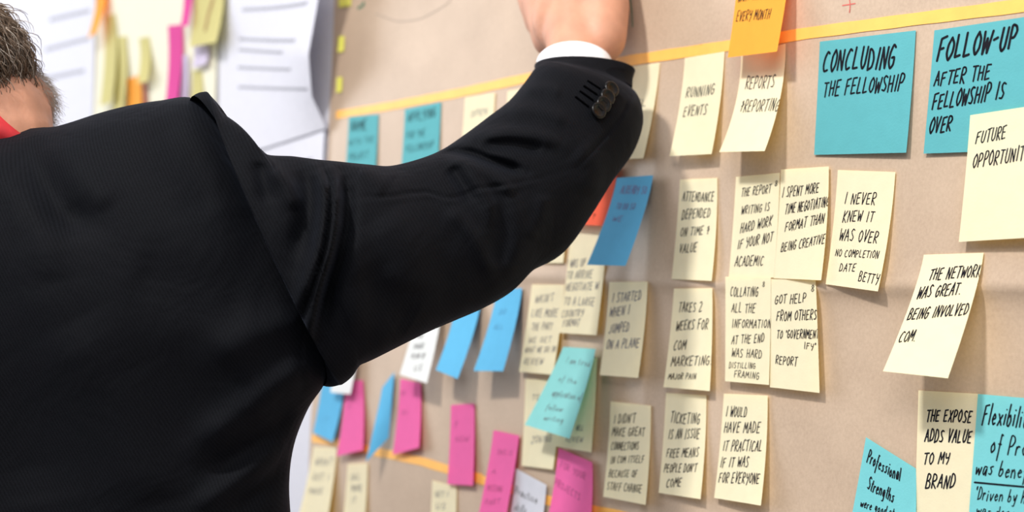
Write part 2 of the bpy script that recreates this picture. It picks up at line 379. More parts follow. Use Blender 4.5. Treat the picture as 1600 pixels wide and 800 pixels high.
note('yellow', [(1062.5,280.7),(1120.8,278),(1112,439),(1049.3,435.9)], 'yellow note reading ATTENDANCE DEPENDED ON TIME', [
 ('ATTENDANCE',1066,314,1115,314.8,14),('DEPENDED',1065,343,1109,339,14),('ON TIME &',1063,369,1108,366.5,13),('VALUE',1061,395.4,1088,394,14)], lift=(.004,.010))
note('yellow', [(1070,90.6),(1132,80.6),(1111.9,240.6),(1046,244)], 'yellow note reading RUNNING EVENTS hanging under the orange tape', [
 ('RUNNING',1071,153,1115,147,15),('EVENTS',1067,182,1103.4,178.8,15)])
note('yellow', [(1158,87),(1227.5,68),(1194.7,236),(1123.8,237.5)], 'curled yellow note reading REPORTS & REPORTING below the orange note', [
 ('REPORTS',1164,139,1209,137,17),('&REPORTING',1155,175,1215,173.4,17)])
note('orange', [(1156,-92),(1238,-104),(1214,80.6),(1137,90)], 'orange sticky note reading EVERY MONTH at the top edge', [
 ('WHAT THEY',1153,3,1192,-2,15,'k',.9),('EVERY MONTH',1150,33,1202,29.7,15,'k',.9)], lay=2, p=1.4, lift=(.020,.024))
note('yellow', [(972,106),(1031,98),(1005,247.5),(946,250)], 'yellow note half hidden behind the dark sleeve cuff at the wrist', [
 ('OFFL',974,171,1009,166,11)], lift=(.010,.012))
note('yellow', [(1053,451),(1113,450),(1109,611),(1036.6,605)], 'yellow note reading TAKES 2 WEEKS FOR COM MARKETING', [
 ('TAKES 2',1060,487,1096.5,486.5,15),('WEEKS FOR',1056,516.7,1106,514,15),('COM',1052,547,1071,545,14),('MARKETING!',1048,572.5,1112,570,14),('MAJOR PAIN',1044,592.7,1087,592.7,9)], lift=(.006,.006))
note('yellow', [(1133.3,432.4),(1204.6,433.5),(1201.5,601.5),(1133,595.6)], 'yellow note reading COLLATING ALL THE INFORMATION', [
 ('COLLATING',1141,463,1184,463,14),('ALL THE',1143,488,1179.6,489,14),('INFORMATION',1143.5,512,1204,512.7,13),('AT THE END',1143,538,1193.4,534.5,13),('WAS HARD',1143,558,1190,559.5,13),('DISTILLING',1139,575,1180,576,9),('FRAMING',1147,589,1185.6,592.7,10),('8',1191,448,1195,448,8)], lay=1, lift=(.0015,.003))
note('yellow', [(1205,436),(1274.6,438),(1280.6,614),(1203,605)], 'yellow note reading GOT HELP FROM OTHERS TO GOVERNMENT IFY REPORT', [
 ('GOT HELP',1210.5,475,1259,472.8,14),('FROM OTHERS',1213,501,1276,499,15),('TO "GOVERNMENT',1213.6,529,1279,528.6,13),('IFY"',1256,545,1274.6,547.6,10),('REPORT',1211.7,567.8,1245,572.5,13),('8',1267,456,1272,456,10)], lay=.6, lift=(.0015,.0015))
note('yellow', [(954,627),(1017,633.8),(1008.8,789),(942.5,776)], "yellow note reading I DIDN'T MAKE GREAT CONNECTIONS", [
 ("I DIDN'T",959,661,992.5,660,14),('MAKE GREAT',956,681,1007,681,13),('CONNECTIONS',954.5,703,997.5,702.5,12),('IN COM ITSELF',954,724,1006,722.5,11),('BECAUSE OF',951,745,995,746,11),('STAFF CHANGE',948,765,1002,770,12)], lift=(.006,.008))
note('yellow', [(1040.5,613.8),(1103.8,617.5),(1094.5,780),(1029,770)], 'yellow note reading TICKETING IS AN ISSUE', [
 ('TICKETING',1047,660,1092.5,663,16),('IS AN ISSUE',1044,686,1092.5,685,15),('FREE MEANS',1041,715,1091,713.8,14),("PEOPLE DON'T",1037,738,1088,737.5,13),('COME',1041,761,1064,760,14)], lift=(.005,.009))
note('yellow', [(1130.8,615),(1199.5,618),(1188.8,790),(1115.8,778)], 'yellow note reading I WOULD HAVE MADE IT PRACTICAL', [
 ('I WOULD',1134,651,1166,651,15),('HAVE MADE',1131,676,1187,676,16),('IT PRACTICAL',1129,704.5,1190,704.5,16),('IF IT WAS',1125,730,1169,729.5,16),('FOR EVERYONE',1122.5,753.8,1185.5,756,16)], lift=(.006,.011))
note('yellow', [(1435,610),(1532,615.5),(1516,812),(1429,803)], 'yellow note reading THE EXPOSE ADDS VALUE TO MY BRAND', [
 ('THE EXPOSE',1447,658,1517,660.5,18,'k',1.25),('ADDS VALUE',1445,689.5,1517,692,19,'k',1.25),('TO MY',1442.5,725,1482.5,724.5,17,'k',1.25),('BRAND',1445.8,762.5,1491,762.5,21,'k',1.25)], lift=(.001,.003))
note('cyan', [(1528,615.5),(1694,630),(1680,846),(1512,826)], 'light cyan note with the underlined words Flexibility of Project', [
 ('Flexibility',1534,664,1612,668,33,'k',.95),('of Project',1546,706,1646,716,28,'k',.95),('was beneficial',1524,740,1640,752,24,'k',.95),('"Driven by how',1522.5,780,1618,788,20,'k',.85),('was done',1525,804,1585,810,17,'k',.85)],
 lay=1, lift=(.001,.004), strokes=[([(1523,753.5),(1560,757),(1605,761)],'k',.0014)])
note('cyan', [(1353,683),(1431,732),(1424,925),(1316,880)], 'tilted light cyan note beginning with the words Professional Strengths', [
 ('Professional',1354,722,1406,752,24,'k',.95),('Strengths',1354.5,764,1396,785,22,'k',.95),('were good at',1344,791,1396,808,15,'k',.85)], lift=(.004,.012))

# middle
note('red', [(905,262),(966,258),(943,353),(880,349)], 'orange-red sticky note mostly hidden behind the sleeve and blue note', [('?',924,343,929,342,9)], lay=2, lift=(.008,.010))
note('yellow', [(893,352),(950,350),(932,523.8),(873.5,520)], 'blurred yellow note directly below the orange-red one', [
 ("I WAS UP",885,417.5,914,416,12,'f'),('TO ARRIVE',885,436,925,434,12,'f'),('NEGOTIATE W',884,455,934,452.5,12,'f'),('TO A LARGE',881,476,928,478,12,'f'),('COUNTRY',877.5,496,911,494,11,'f'),('FORMAT',879,510.5,905,509.5,11,'f')], lay=1, lift=(.004,.006))
note('blue', [(963.8,278),(1020.5,273.8),(977.5,415.5),(917,413.8)], 'curled blue sticky note right below the sleeve cuff with dark shadow', [
 ('ALREADY SO',969,302,1009,303,12,'p'),('TO DO SO',962,327,991,327.5,9,'p'),('WE',956,346,971,346,8,'p')], lay=3, p=1.3)
note('yellow', [(831,444.5),(882,445),(863.8,585.5),(811,580.8)], "blurred yellow note reading WASN'T LIKE MORE between blue notes and yellow note", [
 ("WASN'T",836,474,864,471,12,'f'),('LIKE MORE',830,495,870.5,495,12,'f'),('THE PART',830,516,862.5,515,11,'f'),('WE GET',826,535.5,861,535,9,'f'),('WHAT WE DO IN',820,551,867,550,9,'f'),('REVIEW',818,569.5,847.5,570,10,'f')], lift=(.004,.008))
note('yellow', [(842,262),(894,258),(880,411),(828,411)], 'yellow note showing only its lower corner below the dark elbow', lift=(.003,.004))
note('yellow', [(952,440.5),(1012,440),(997,590.5),(937,586)], 'yellow note reading I STARTED WHEN I JUMPED ON A PLANE', [
 ('I STARTED',956,472.5,1001,469,14,'f',1.2),('WHEN I',952,495,983,491,14,'f',1.2),('JUMPED',951,521,982,517.5,14,'f',1.2),('ON A PLANE',947,545,998,542.5,14,'f',1.2)], lift=(.006,.009))
note('yellow', [(821,592),(880,594),(864,733.8),(815,727.5)], 'blurred yellow note with one word left of and under the aqua note', [
 ('TO',831,625,842,625,9,'f'),('ZONING',830,692.5,861,690,11,'f')], lift=(.003,.005))
note('yellow', [(880,557),(933,559),(924,707),(866,697)], 'yellow note shaded by the aqua note, its right edge showing', [
 ('WELL',900,672,911,673,8,'f'),('REVIEW',884,690,910,691,8,'f')], lay=1.4, lift=(.004,.004))
note('aqua', [(880,542),(930.8,545),(890,685.5),(820,663.8)], 'pale aqua note with faint script curling over two yellow notes', [
 ('I am tired',884,567,921,573,10,'f',.7),('of the',872,595,900,601,9,'f',.7),('application of',862,618,908,626,11,'f',.7),('fellow',852,640,878,643,10,'f',.7),('writing',849,656,879,661,10,'f',.7)], lay=3.5, p=1.2, lift=(.026,.028))
note('pink', [(872.5,699.5),(925.5,722.5),(917,862),(848,846)], 'pink note with slanted top edge reading FOR YOUR PROJECTS', [
 ('FOR YOUR',875,730,915,750,11,'m'),('PROJECTS',866,757,906,782,11,'m')], lay=1.5, lift=(.012,.014))
note('pink', [(771,672),(811,680.5),(786,830),(744,822)], 'leaning pink note at the bottom reading THIS IS A MISSING PART', [
 ('THIS IS',776,710,800,712,8,'m'),('A',768,740,774,741,8,'m'),('MISSING',761,766,784,769,9,'m'),('PART',757,790,781,787,9,'m')], lay=1, p=1.3)
note('grey', [(804.5,731),(853.8,757.5),(836,872),(788,852)], 'greyish white note with slanted top edge between two pink notes', [
 ('Practice',804,771,839,787,13,'k',1.0),('skills',802,797,822,803,13,'k',1.0)], lay=1, lift=(.008,.010))
note('pink', [(704.4,633),(741,630.5),(739,758.6),(699,756.5)], 'upright pink note standing alone over the lower orange tape', [
 ('IF',709.5,667,716,667,9,'m'),('NOW',711,691,732,690.5,9,'m')], lift=(.004,.005), lay=.5)
note('white', [(656,462),(694,460),(667,598.8),(624.5,585)], 'white note with four short words hanging under the upper sleeve', [
 ('OUR',651,528,660,528,6,'f',1.4),('SHARE',645,545,662,544,8,'f',1.4),('PLAN OF',642,560,664,560,8,'f',1.4),('US',646,579,659,579,9,'f',1.4)], lay=1.4, p=1.3)
note('pink', [(625.5,591.5),(657,598.5),(654.6,699.5),(613.5,710.6)], 'pink note directly below the white note, lower edge slanted', [
 ('BE',627,618,634,616,6,'m'),('ALL',628,648,638,646,7,'m')], lay=.4, lift=(.006,.008))
note('blue', [(712,474),(752,468),(715,592),(681,578)], 'left one of the two blue notes hanging below the elbow', lay=.5, p=1.3)
note('blue', [(776,454),(815.5,450),(786,580),(740,579.5)], 'right one of the two blue notes hanging below the elbow', [
 ('DO',779,492,790,491,8,'u'),('ALL',771,515,786,514,8,'u')], lay=.5, p=1.3)
note('blue', [(503,596),(538,603),(519.6,691),(489,676)], 'blue note at the left edge of the kraft paper', [('IT',500,659,513,659,7,'u')], lift=(.006,.010))
note('pink', [(541,595),(567,594),(567,703),(526,713)], 'pink note just right of the leftmost blue note', [('TO',541,640,549,639,7,'m')], lay=.6, lift=(.008,.008))
note('white', [(533,500),(566,498),(547.5,616),(516,613)], 'small white note showing only its bottom under the armpit', lay=2.2, lift=(.008,.008))
note('blue', [(597,606),(616,581),(607,684),(571.5,722)], 'twisted blue note seen nearly edge on between two pink notes', lay=1, lift=(.026,.004), p=1.1)
note('yellow', [(490,698),(526.5,699.5),(509,826),(463,822)], 'yellow note with three blurred words at the lower left corner of the kraft', [
 ('WHAT',492,727,519,727,11,'f',1.4),('GOT I',487.5,750.5,514,750.5,10,'f',1.4),('MADE',482,771.5,504,771.5,9,'f',1.4)], p=1.5, lift=(.010,.012))
note('yellow', [(543,724.5),(574.5,723.5),(568,836),(534,832)], 'narrow yellow note below the twisted blue note', [
 ('CALL',547.5,750,562.5,749,9,'f',1.3),('MORE',549,767,565.5,767,9,'f',1.3),('IT',549,786,556,786,9,'f',1.3)], lift=(.004,.005))
note('yellow', [(675.6,750.5),(713.5,760.5),(708,880),(668,870)], 'yellow note at the bottom just below the lone upright pink note', [
 ('GET I',679.5,776,700.5,776.6,9,'f',1.3),('US',681,795.5,696,795.5,9,'f',1.3)], lift=(.004,.005))
note('teal', [(545,182.5),(591.5,178.6),(584,300),(537,300)], 'leftmost of the two small distant teal notes under the orange tape', [
 ('NAME',548,205,572,202,15,'k',1.7),('WITH THE',545,228,584,222,9,'k'),('PROJECT',545,251,575,246,10,'k')], lift=(.003,.003))
note('teal', [(632.6,170.5),(689,159.5),(682,284),(625,287)], 'distant teal note in front of the tan kraft, second from the white wall', [
 ('APPLYING',636.5,191,680,183,14,'k',1.5),('FOR THE',635,217,663.5,212.5,10,'k'),('FELLOWSHIP',633.5,238,677,231,10,'k')], lift=(.003,.003))
note('yellow', [(726.5,152.5),(773.6,145),(764,270),(717,272)], 'distant yellow note just above the middle of the sleeve', [('OPEN',735.5,183,761,178,9,'f',1.3)], lift=(.003,.003))
note('yellow', [(793,143),(836,134),(828,262),(784,265)], 'yellow note whose top corner peeks out above the raised forearm', lift=(.003,.003))

# yellow edge tabs along the kraft border
for (c, lb) in (([(529,-6),(549,-8),(548,9),(529,12)], 'topmost small yellow tab on the left border of the kraft paper'),
                ([(528,57),(538,56),(537,80),(527,82)], 'middle small yellow tab on the left border of the kraft paper'),
                ([(526,121),(535,120),(534,143),(525,145)], 'small yellow tab on the kraft border just above the orange tape')):
    PAP.setdefault('tab', paper('tab_yellow', srgb(235, 232, 110), .1))
    note('tab', c, lb, name='sticky_tab', lift=(.0006,.0006))['group'] = 'yellow border tabs'

# far blurred sheets and notes on the white wall
FAR = [
 ('cream', [(150,-120),(345,-160),(335,190),(140,260)], 'cream flip chart sheet on the white wall carrying the far coloured notes', 'flip_chart_sheet', 0, (.004,.004)),
 ('orange', [(152,-45),(170,-48),(150,52),(137,60)], 'narrow orange note at the upper left of the far notes', 'sticky_note', 1, (.03,.03)),
 ('olive', [(163,25),(180,22),(174,160),(156,165)], 'leftmost tall olive yellow note on the far white wall', 'sticky_note', 1, (.02,.03)),
 ('olive', [(181,58),(197,56),(192,170),(176,174)], 'pale olive note left of the far brown and orange notes', 'sticky_note', 1.5, (.015,.02)),
 ('olive', [(217,60),(233,57),(230,128),(214,130)], 'olive note directly above the far brown note', 'sticky_note', 1, (.02,.02)),
 ('orange', [(198,124),(219,117),(217,205),(194,208)], 'yellowish orange note above the jacket shoulder on the far wall', 'sticky_note', 2, (.02,.02)),
 ('brown', [(219,117),(230,116),(228,205),(217,206)], 'brown note beside the far orange note', 'sticky_note', 1.6, (.01,.01)),
 ('magenta', [(262,40),(285,38),(275,165),(257,170)], 'wide magenta note among the far notes above the shoulder', 'sticky_note', 2, (.02,.02)),
 ('magenta', [(286,-50),(300,-52),(294,40),(282,42)], 'magenta note reaching the top edge among the far notes', 'sticky_note', 3, (.02,.02)),
 ('lilac', [(277,88),(293,85),(290,190),(272,193)], 'faint lilac note beside the wide magenta note', 'sticky_note', 3, (.01,.01)),
 ('olive', [(303,-60),(350,-66),(338,66),(296,74)], 'large olive note with a brown mark near the white printed page', 'sticky_note', 1, (.02,.03)),
 ('lilac', [(303,72),(326,66),(322,100),(300,106)], 'small lilac note between two olive notes', 'sticky_note', 2, (.01,.01)),
 ('olive', [(300,104),(316,102),(314,170),(297,172)], 'short olive note just above the jacket shoulder ridge', 'sticky_note', 1, (.01,.01)),
]
for c, cs, lb, nm, lay, lf in FAR:
    st = [([(333,0),(326,22),(321,46)], 'brownmark', .012)] if 'brown mark' in lb else []
    INKS.setdefault('brownmark', simple('brown_ink', srgb(150, 118, 60), .7, .1, 50))
    ob = note(c, cs, lb, lay=lay, lift=lf, name=nm, strokes=st)
    if nm == 'sticky_note': ob['group'] = 'far blurred sticky notes'

# printed white pages beside the kraft sheet
PAGE = paper('white_page', srgb(216, 216, 226), .06)
def page(name, label, left, right, oL, oR, prn, lay=.002, pu=3.0):
    """left / right: lists of pixels down the two edges; oL, oR: lifts down the edges"""
    n = 24; V = []; Fc = []; m_ = 12
    def ev(tab, t):
        q = t * (len(tab) - 1); i = min(int(q), len(tab) - 2); f = q - i
        return np.array(tab[i], float) * (1 - f) + np.array(tab[i+1], float) * f
    def S(u, v):
        ol = float(ev([(x,) for x in oL], v)[0]) + lay; orr = float(ev([(x,) for x in oR], v)[0]) + lay
        a = PW(*ev(left, v), ol); b_ = PW(*ev(right, v), orr)
        q = a * (1 - u) + b_ * u; q[1] = -(ol + (orr - ol) * u ** pu); return q
    for j in range(n + 1):
        for i in range(m_ + 1): V.append(S(i/m_, j/n))
    Fc = [(j*(m_+1)+i, (j+1)*(m_+1)+i, (j+1)*(m_+1)+i+1, j*(m_+1)+i+1) for j in range(n) for i in range(m_)]
    ob = mesh(name, V, Fc, PAGE); tag(ob, label, 'paper')
    for (u0, v0, u1, v1) in prn:
        n_ = 30; V = []; Fc = []; k0 = 0
        for k in range(n_ + 1):
            t = k / n_; u = u0 + (u1-u0)*t; v = v0 + (v1-v0)*t
            for h in (-.008, .008): q = S(u, v + h + .003*math.sin(k*2.1)); V.append(q + np.array([0, -.0006, 0]))
        for k in range(n_):
            Fc.append((k0+2*k, k0+2*k+1, k0+2*k+3, k0+2*k+2))
        mesh('printed_line', V, Fc, INKS['l'], ob, smooth=False)
    return ob
page('paper_sheet', 'plain white backing sheet behind the curled printed page, bordering the kraft paper',
     [(352,-60),(350,200),(340,420),(330,800),(322,900)], [(528,-60),(521,130),(510,300),(487,640),(478,900)], [0]*5, [0]*5, [], lay=.0005)
page('printed_page', 'white printed page with grey text lines and right edge curling off the wall',
     [(362,-70),(360,0),(358,70),(356,140),(352,250)], [(503,-70),(497,0),(482,85),(487,150),(510,200)], [.004]*5, [.070,.055,.06,.030,.008],
     [(.12,.30,.85,.26),(.1,.46,.75,.44),(.1,.52,.6,.505),(.1,.62,.72,.60),(.12,.73,.95,.71)], lay=.003, pu=2.2)
page('printed_page', 'lower white printed page hanging directly below the curled one',
     [(354,215),(352,270),(350,340),(345,420)], [(508,188),(504,260),(500,340),(495,420)], [.002]*4, [.006]*4, [(.55,.30,.9,.27),(.1,.34,.5,.31)], lay=.002)
page('printed_page', 'large white page with faint text above the collar, left of the coloured notes',
     [(20,-120),(18,0),(16,120),(14,260)], [(150,-120),(149,0),(147,120),(143,240)], [.002]*4, [.003]*4,
     [(.55,.30,.95,.27),(.5,.42,.95,.38),(.45,.55,.95,.50),(.4,.68,.9,.64)], lay=.003)

# ------------------------------------------------------------------ the person
person = empty('person', tuple(P(-70, 2900, 1.16)[:2]) + (0.0,))
tag(person, 'person in a black suit jacket reaching an arm up to the board, seen from behind', 'person')
SKIN = simple('skin', srgb(200, 145, 118), .5, .10, 45, .25, 260, sss=.12)
def fabric_mat():
    m, nt, b, out = nmat('black_suit_wool'); b.inputs['Roughness'].default_value = .78
    b.inputs['Specular IOR Level'].default_value = .06
    b.inputs['Sheen Weight'].default_value = .045; b.inputs['Sheen Roughness'].default_value = .4
    b.inputs['Sheen Tint'].default_value = (.5, .6, .9, 1)
    tc = nt.nodes.new('ShaderNodeTexCoord'); dt = nt.nodes.new('ShaderNodeVectorMath'); dt.operation = 'DOT_PRODUCT'
    dv = (rt*.86 + upv*.5) * 2500; dt.inputs[1].default_value = tuple(dv); nt.links.new(tc.outputs['Object'], dt.inputs[0])
    wv = nt.nodes.new('ShaderNodeMath'); wv.operation = 'SINE'; nt.links.new(dt.outputs['Value'], wv.inputs[0])
    nb = nt.nodes.new('ShaderNodeMath'); nb.operation = 'MULTIPLY_ADD'; nb.inputs[1].default_value = .35; nb.inputs[2].default_value = .35; nt.links.new(wv.outputs[0], nb.inputs[0]); wv = nb
    n = nt.nodes.new('ShaderNodeTexNoise'); n.inputs['Scale'].default_value = 900; nt.links.new(tc.outputs['Object'], n.inputs['Vector'])
    mx = nt.nodes.new('ShaderNodeMath'); mx.operation = 'MULTIPLY_ADD'; mx.inputs[1].default_value = .6
    nt.links.new(wv.outputs[0], mx.inputs[0]); nt.links.new(n.outputs[0], mx.inputs[2])
    bp = nt.nodes.new('ShaderNodeBump'); bp.inputs['Strength'].default_value = .2; bp.inputs['Distance'].default_value = .0003
    nt.links.new(mx.outputs[0], bp.inputs['Height']); n3 = nt.nodes.new('ShaderNodeTexNoise'); n3.inputs['Scale'].default_value = 13; n3.inputs['Detail'].default_value = 3; n3.inputs['Distortion'].default_value = .8
    nt.links.new(tc.outputs['Object'], n3.inputs['Vector'])
    b2 = nt.nodes.new('ShaderNodeBump'); b2.inputs['Strength'].default_value = .35; b2.inputs['Distance'].default_value = .012
    nt.links.new(n3.outputs[0], b2.inputs['Height']); nt.links.new(bp.outputs[0], b2.inputs['Normal']); nt.links.new(b2.outputs[0], b.inputs['Normal'])
    r = nt.nodes.new('ShaderNodeValToRGB'); r.color_ramp.elements[0].color = (.0024, .0026, .0036, 1); r.color_ramp.elements[1].color = (.0060, .0066, .0088, 1)
    r.color_ramp.elements[0].position = .3; r.color_ramp.elements[1].position = 1.2 if False else 1.0
    nt.links.new(mx.outputs[0], r.inputs[0]); nt.links.new(r.outputs[0], b.inputs['Base Color'])
    return m
SUIT = fabric_mat()

def interp(tab, q):
    xs = [a[0] for a in tab]; return np.interp(q, xs, [a[1] for a in tab])
def smooth_interp(tab, q):
    xs = np.array([a[0] for a in tab], float); ys = np.array([a[1] for a in tab], float)
    d = np.gradient(ys, xs); q = np.clip(q, xs[0], xs[-1]); i = np.clip(np.searchsorted(xs, q) - 1, 0, len(xs) - 2)
    h = xs[i+1] - xs[i]; t = (q - xs[i]) / h
    return (2*t**3-3*t**2+1)*ys[i] + (t**3-2*t**2+t)*h*d[i] + (-2*t**3+3*t**2)*ys[i+1] + (t**3-t**2)*h*d[i+1]
def Pv(x, y, Z):
    q = np.stack([(x-800)/F*Z, (400-y)/F*Z, -Z], -1); return q @ R.T + CAM
def fold(V, folds, facing):
    """cloth relief: push points along the sight line by soft ridges (+) and grooves (-) that follow polylines"""
    uv, Z = proj(V); amt = np.zeros(len(V))
    for pts, wd, amp in folds:
        pts = np.array(smooth_stroke(pts, 5)); best = np.full(len(V), 1e9); tt = np.zeros(len(V))
        n = len(pts) - 1
        for i in range(n):
            a, b_ = pts[i], pts[i+1]; d = b_ - a; L2 = (d*d).sum() + 1e-9
            t = np.clip(((uv - a) @ d) / L2, 0, 1); ds = np.linalg.norm(uv - (a + t[:, None]*d), axis=1)
            k = ds < best; best[k] = ds[k]; tt[k] = (i + t[k]) / n
        taper = np.clip(np.minimum(tt, 1-tt) * 5, .25, 1)
        amt += amp * np.exp(-(best/wd)**2) * taper
    amt *= facing * 1.45
    return CAM + (V - CAM) * (1 - amt / Z)[:, None]

# --- jacket body: horizontal girth rings whose top edge follows the shoulder line
HEM = 1480
Ttab = [(-640,430),(-500,330),(-440,275),(-350,235),(-240,214),(-140,206),(-60,208),(0,207),(20,205),(45,199),(85,198),(110,191),(150,178),(200,165),(250,157),(300,153),(330,168),(365,206),(395,244),(440,252),(500,262),(560,266)]
Rtab = [(200,372),(230,392),(300,436),(400,485),(500,508),(570,508),(610,484),(640,471),(670,461),(700,455),(740,452),(800,455),(900,462),(1100,462),(1480,430)]
Ltab = [(200,-400),(300,-425),(500,-440),(800,-435),(1100,-450),(1480,-520)]
NT, NP = 190, 220
tt = np.linspace(0, 1, NT) ** 1.25; ph = np.linspace(0, 2*np.pi, NP, endpoint=False)
T2, PH = np.meshgrid(tt, ph, indexing='ij')
yn = 225 + (HEM - 225) * T2
Rr = smooth_interp(Rtab, yn); Ll = smooth_interp(Ltab, yn)
c_, s_ = np.cos(PH), np.sin(PH)
xx = (Rr + Ll)/2 + (Rr - Ll)/2 * np.sign(c_) * np.abs(c_) ** .8
yy = smooth_interp(Ttab, xx); yy = yy + (HEM - yy) * T2
Hh = .125 * np.sqrt(1 - np.exp(-T2/.06)) * (1 + .12*np.exp(-((T2-.22)/.12)**2))
Dc = 1.175 + .015*T2
ZZ_ = Dc - Hh * np.sign(s_) * np.abs(s_) ** .55
V = Pv(xx, yy, ZZ_).reshape(-1, 3); face = np.clip(s_ * 2.5, 0, 1).reshape(-1)
V = fold(V, [
 ([(20,206),(60,270),(100,330),(150,350)], 26, -.010), ([(90,205),(125,270),(170,330)], 30, .005), ([(-30,215),(10,280),(60,360),(80,450)], 34, .006),
 ([(250,175),(290,260),(330,340)], 36, -.004),
 ([(300,700),(370,650),(440,600),(490,560)], 22, .007), ([(320,740),(400,690),(465,640)], 18, -.006), ([(360,800),(420,755),(455,720)], 16, -.006), ([(300,800),(380,745),(450,690)], 16, .005),
 ([(330,560),(400,520),(470,500)], 26, .005), ([(200,420),(300,450),(400,470)], 50, -.004),
 ([(478,470),(470,560),(476,620)], 4, -.0022), ([(-10,215),(-14,500),(-30,900)], 3, -.0015),
 ([(100,500),(180,640),(240,800)], 60, .006), ([(-60,400),(20,600),(60,800)], 60, -.006)], face)
Fc = [(i*NP+j, i*NP+(j+1) % NP, (i+1)*NP+(j+1) % NP, (i+1)*NP+j) for i in range(NT-1) for j in range(NP)]
jacket = mesh('jacket', V, Fc, SUIT, person, fix=True)

# --- right sleeve
ST = [((298,153),(506,602),1.145),((305,149),(514,604),1.142),((313,147),(521,604),1.138),((325,147),(529,602),1.13),((336,158),(536,600),1.12),((352,186),(547,591),1.12),((378,219),(556,577),1.12),((397,247),(562,571),1.12),((440,251),(580,563),1.125),((480,257),(610,548),1.135),((510,261),(640,533),1.145),
 ((545,265),(675,516),1.16),((590,267),(715,499),1.175),((640,255),(752,483),1.19),((685,237),(790,461),1.21),((725,211),(825,427),1.225),((765,181),(872,400),1.245),((795,158),(915,345),1.265),
 ((815,135),(953,288),1.285),((830,115),(986,243),1.30),((835,109),(1001,205),1.312),((836,106),(1002,178),1.32),((836,105),(996,155),1.327),((836,104),(985,140),1.335),((835,103),(992,113),1.345)]
def catmull(a, n):
    a = np.array(a, float); out = []
    for i in range(len(a) - 1):
        p0, p1, p2, p3 = a[max(i-1,0)], a[i], a[i+1], a[min(i+2,len(a)-1)]
        for k in range(n):
            t = k/n; m1, m2 = (p2-p0)/2, (p3-p1)/2
            out.append((2*t**3-3*t**2+1)*p1 + (t**3-2*t**2+t)*m1 + (-2*t**3+3*t**2)*p2 + (t**3-t**2)*m2)
    out.append(a[-1]); return np.array(out)
tab = catmull([[*a, *b_, z] for a, b_, z in ST], 12)
def tube(tab, depth, NPH, last_b=None, frac=.86):
    top = Pv(tab[:,0], tab[:,1], tab[:,4]); bot = Pv(tab[:,2], tab[:,3], tab[:,4])
    C = (top+bot)/2; n = (top-bot)/2; r = np.linalg.norm(n, axis=1)
    Tn = np.gradient(C, axis=0); k = 14
    Tn = np.array([Tn[max(0,i-k):i+k+1].mean(0) for i in range(len(Tn))]); Tn /= np.linalg.norm(Tn, axis=1)[:, None]
    nh = n / r[:, None]; b_ = np.cross(Tn, nh); b_ /= np.linalg.norm(b_, axis=1)[:, None]
    toC = CAM - C; sg = np.sign((b_*toC).sum(1)); b_ *= sg[:, None]
    view = toC / np.linalg.norm(toC, axis=1)[:, None]
    return C, nh, b_, r, view
C, nh, bb, rr, view = tube(tab, None, 0)
NS = len(tab); NQ = 200
q = np.linspace(0, 2*np.pi, NQ, endpoint=False)
f_ = np.linspace(0, 1, NS)
# near the armhole the ring lies across the view; further on it follows the arm
mixw = np.clip((f_ - .0)/.25, 0, 1)[:, None]; blg = (.32 + .22*np.clip(f_/.10, 0, 1)) * np.clip((.42 - f_)/.28, 0, 1)
bdir = view*(1-mixw) + bb*mixw + rt*blg[:, None]
endw = np.clip((f_ - .62)/.3, 0, 1)[:, None]; bdir = bdir*(1-endw) + (view + (R @ np.array([-.05, .26, 0])))*endw
bdir = bdir - nh*(bdir*nh).sum(1)[:, None]; bdir /= np.linalg.norm(bdir, axis=1)[:, None]
rb = np.interp(f_, [0,.04,.1,.2,.3,.5,.8,1], [.060,.064,.072,.078,.078,.068,.060,.048])
V = (C[:, None] + nh[:, None]*rr[:, None, None]*np.cos(q)[None, :, None] + bdir[:, None]*rb[:, None, None]*(np.sign(np.sin(q))*np.abs(np.sin(q))**.9)[None, :, None]).reshape(-1, 3)
face = np.clip(np.tile(np.sin(q), (NS, 1))*2.5, 0, 1).reshape(-1)
SF = [
 ([(494,256),(507,290),(508,330),(499,390),(478,450),(455,500)], 13, .013), ([(518,262),(525,303),(524,345),(517,385),(500,440),(484,512),(478,560)], 11, .013),
 ([(505,262),(515,284),(516,330),(508,388),(489,446),(470,500)], 5, -.010), ([(536,268),(540,300),(540,345),(531,400),(510,470),(495,530)], 13, -.011),
 ([(470,262),(480,300),(478,350),(455,410)], 18, -.006), ([(404,250),(412,285),(420,320)], 12, -.005), ([(425,260),(450,290),(462,330)], 14, .005),
 ([(532,314),(570,308),(603,307),(640,302),(667,300),(690,307),(708,309),(730,303),(750,294),(797,288),(850,277),(899,262)], 3.2, -.0018),
 ([(532,320),(603,313),(667,306),(708,315),(750,300),(797,294),(899,268)], 4, .0009),
 ([(560,262),(585,275),(610,290)], 20, .005),
 ([(680,240),(705,237),(735,240),(770,252),(800,262),(822,270)], 8, -.010), ([(690,247),(725,254),(760,270),(790,290),(800,310)], 11, .006),
 ([(700,260),(722,290),(735,320)], 12, -.006), ([(720,255),(750,290),(765,320),(770,360)], 12, .006),
 ([(740,215),(790,208),(840,212),(880,225)], 12, .006), ([(750,228),(800,226),(850,236)], 10, -.005), ([(790,175),(840,172),(890,190)], 12, .004), ([(815,140),(850,138),(880,146)], 10, .003),
 ([(700,320),(740,370),(775,440)], 14, .005), ([(800,300),(812,350),(806,400),(785,440)], 20, .005), ([(765,320),(782,370),(776,420)], 20, -.004),
 ([(850,300),(845,340),(830,380)], 14, .004), ([(600,330),(640,400),(640,460)], 40, .005), ([(560,420),(600,470),(650,500)], 30, -.005),
 ([(540,360),(560,440),(545,530)], 22, .004), ([(900,230),(930,260),(920,310)], 22, .004),
 ([(985,150),(968,185),(935,225),(900,262)], 3, -.002)]
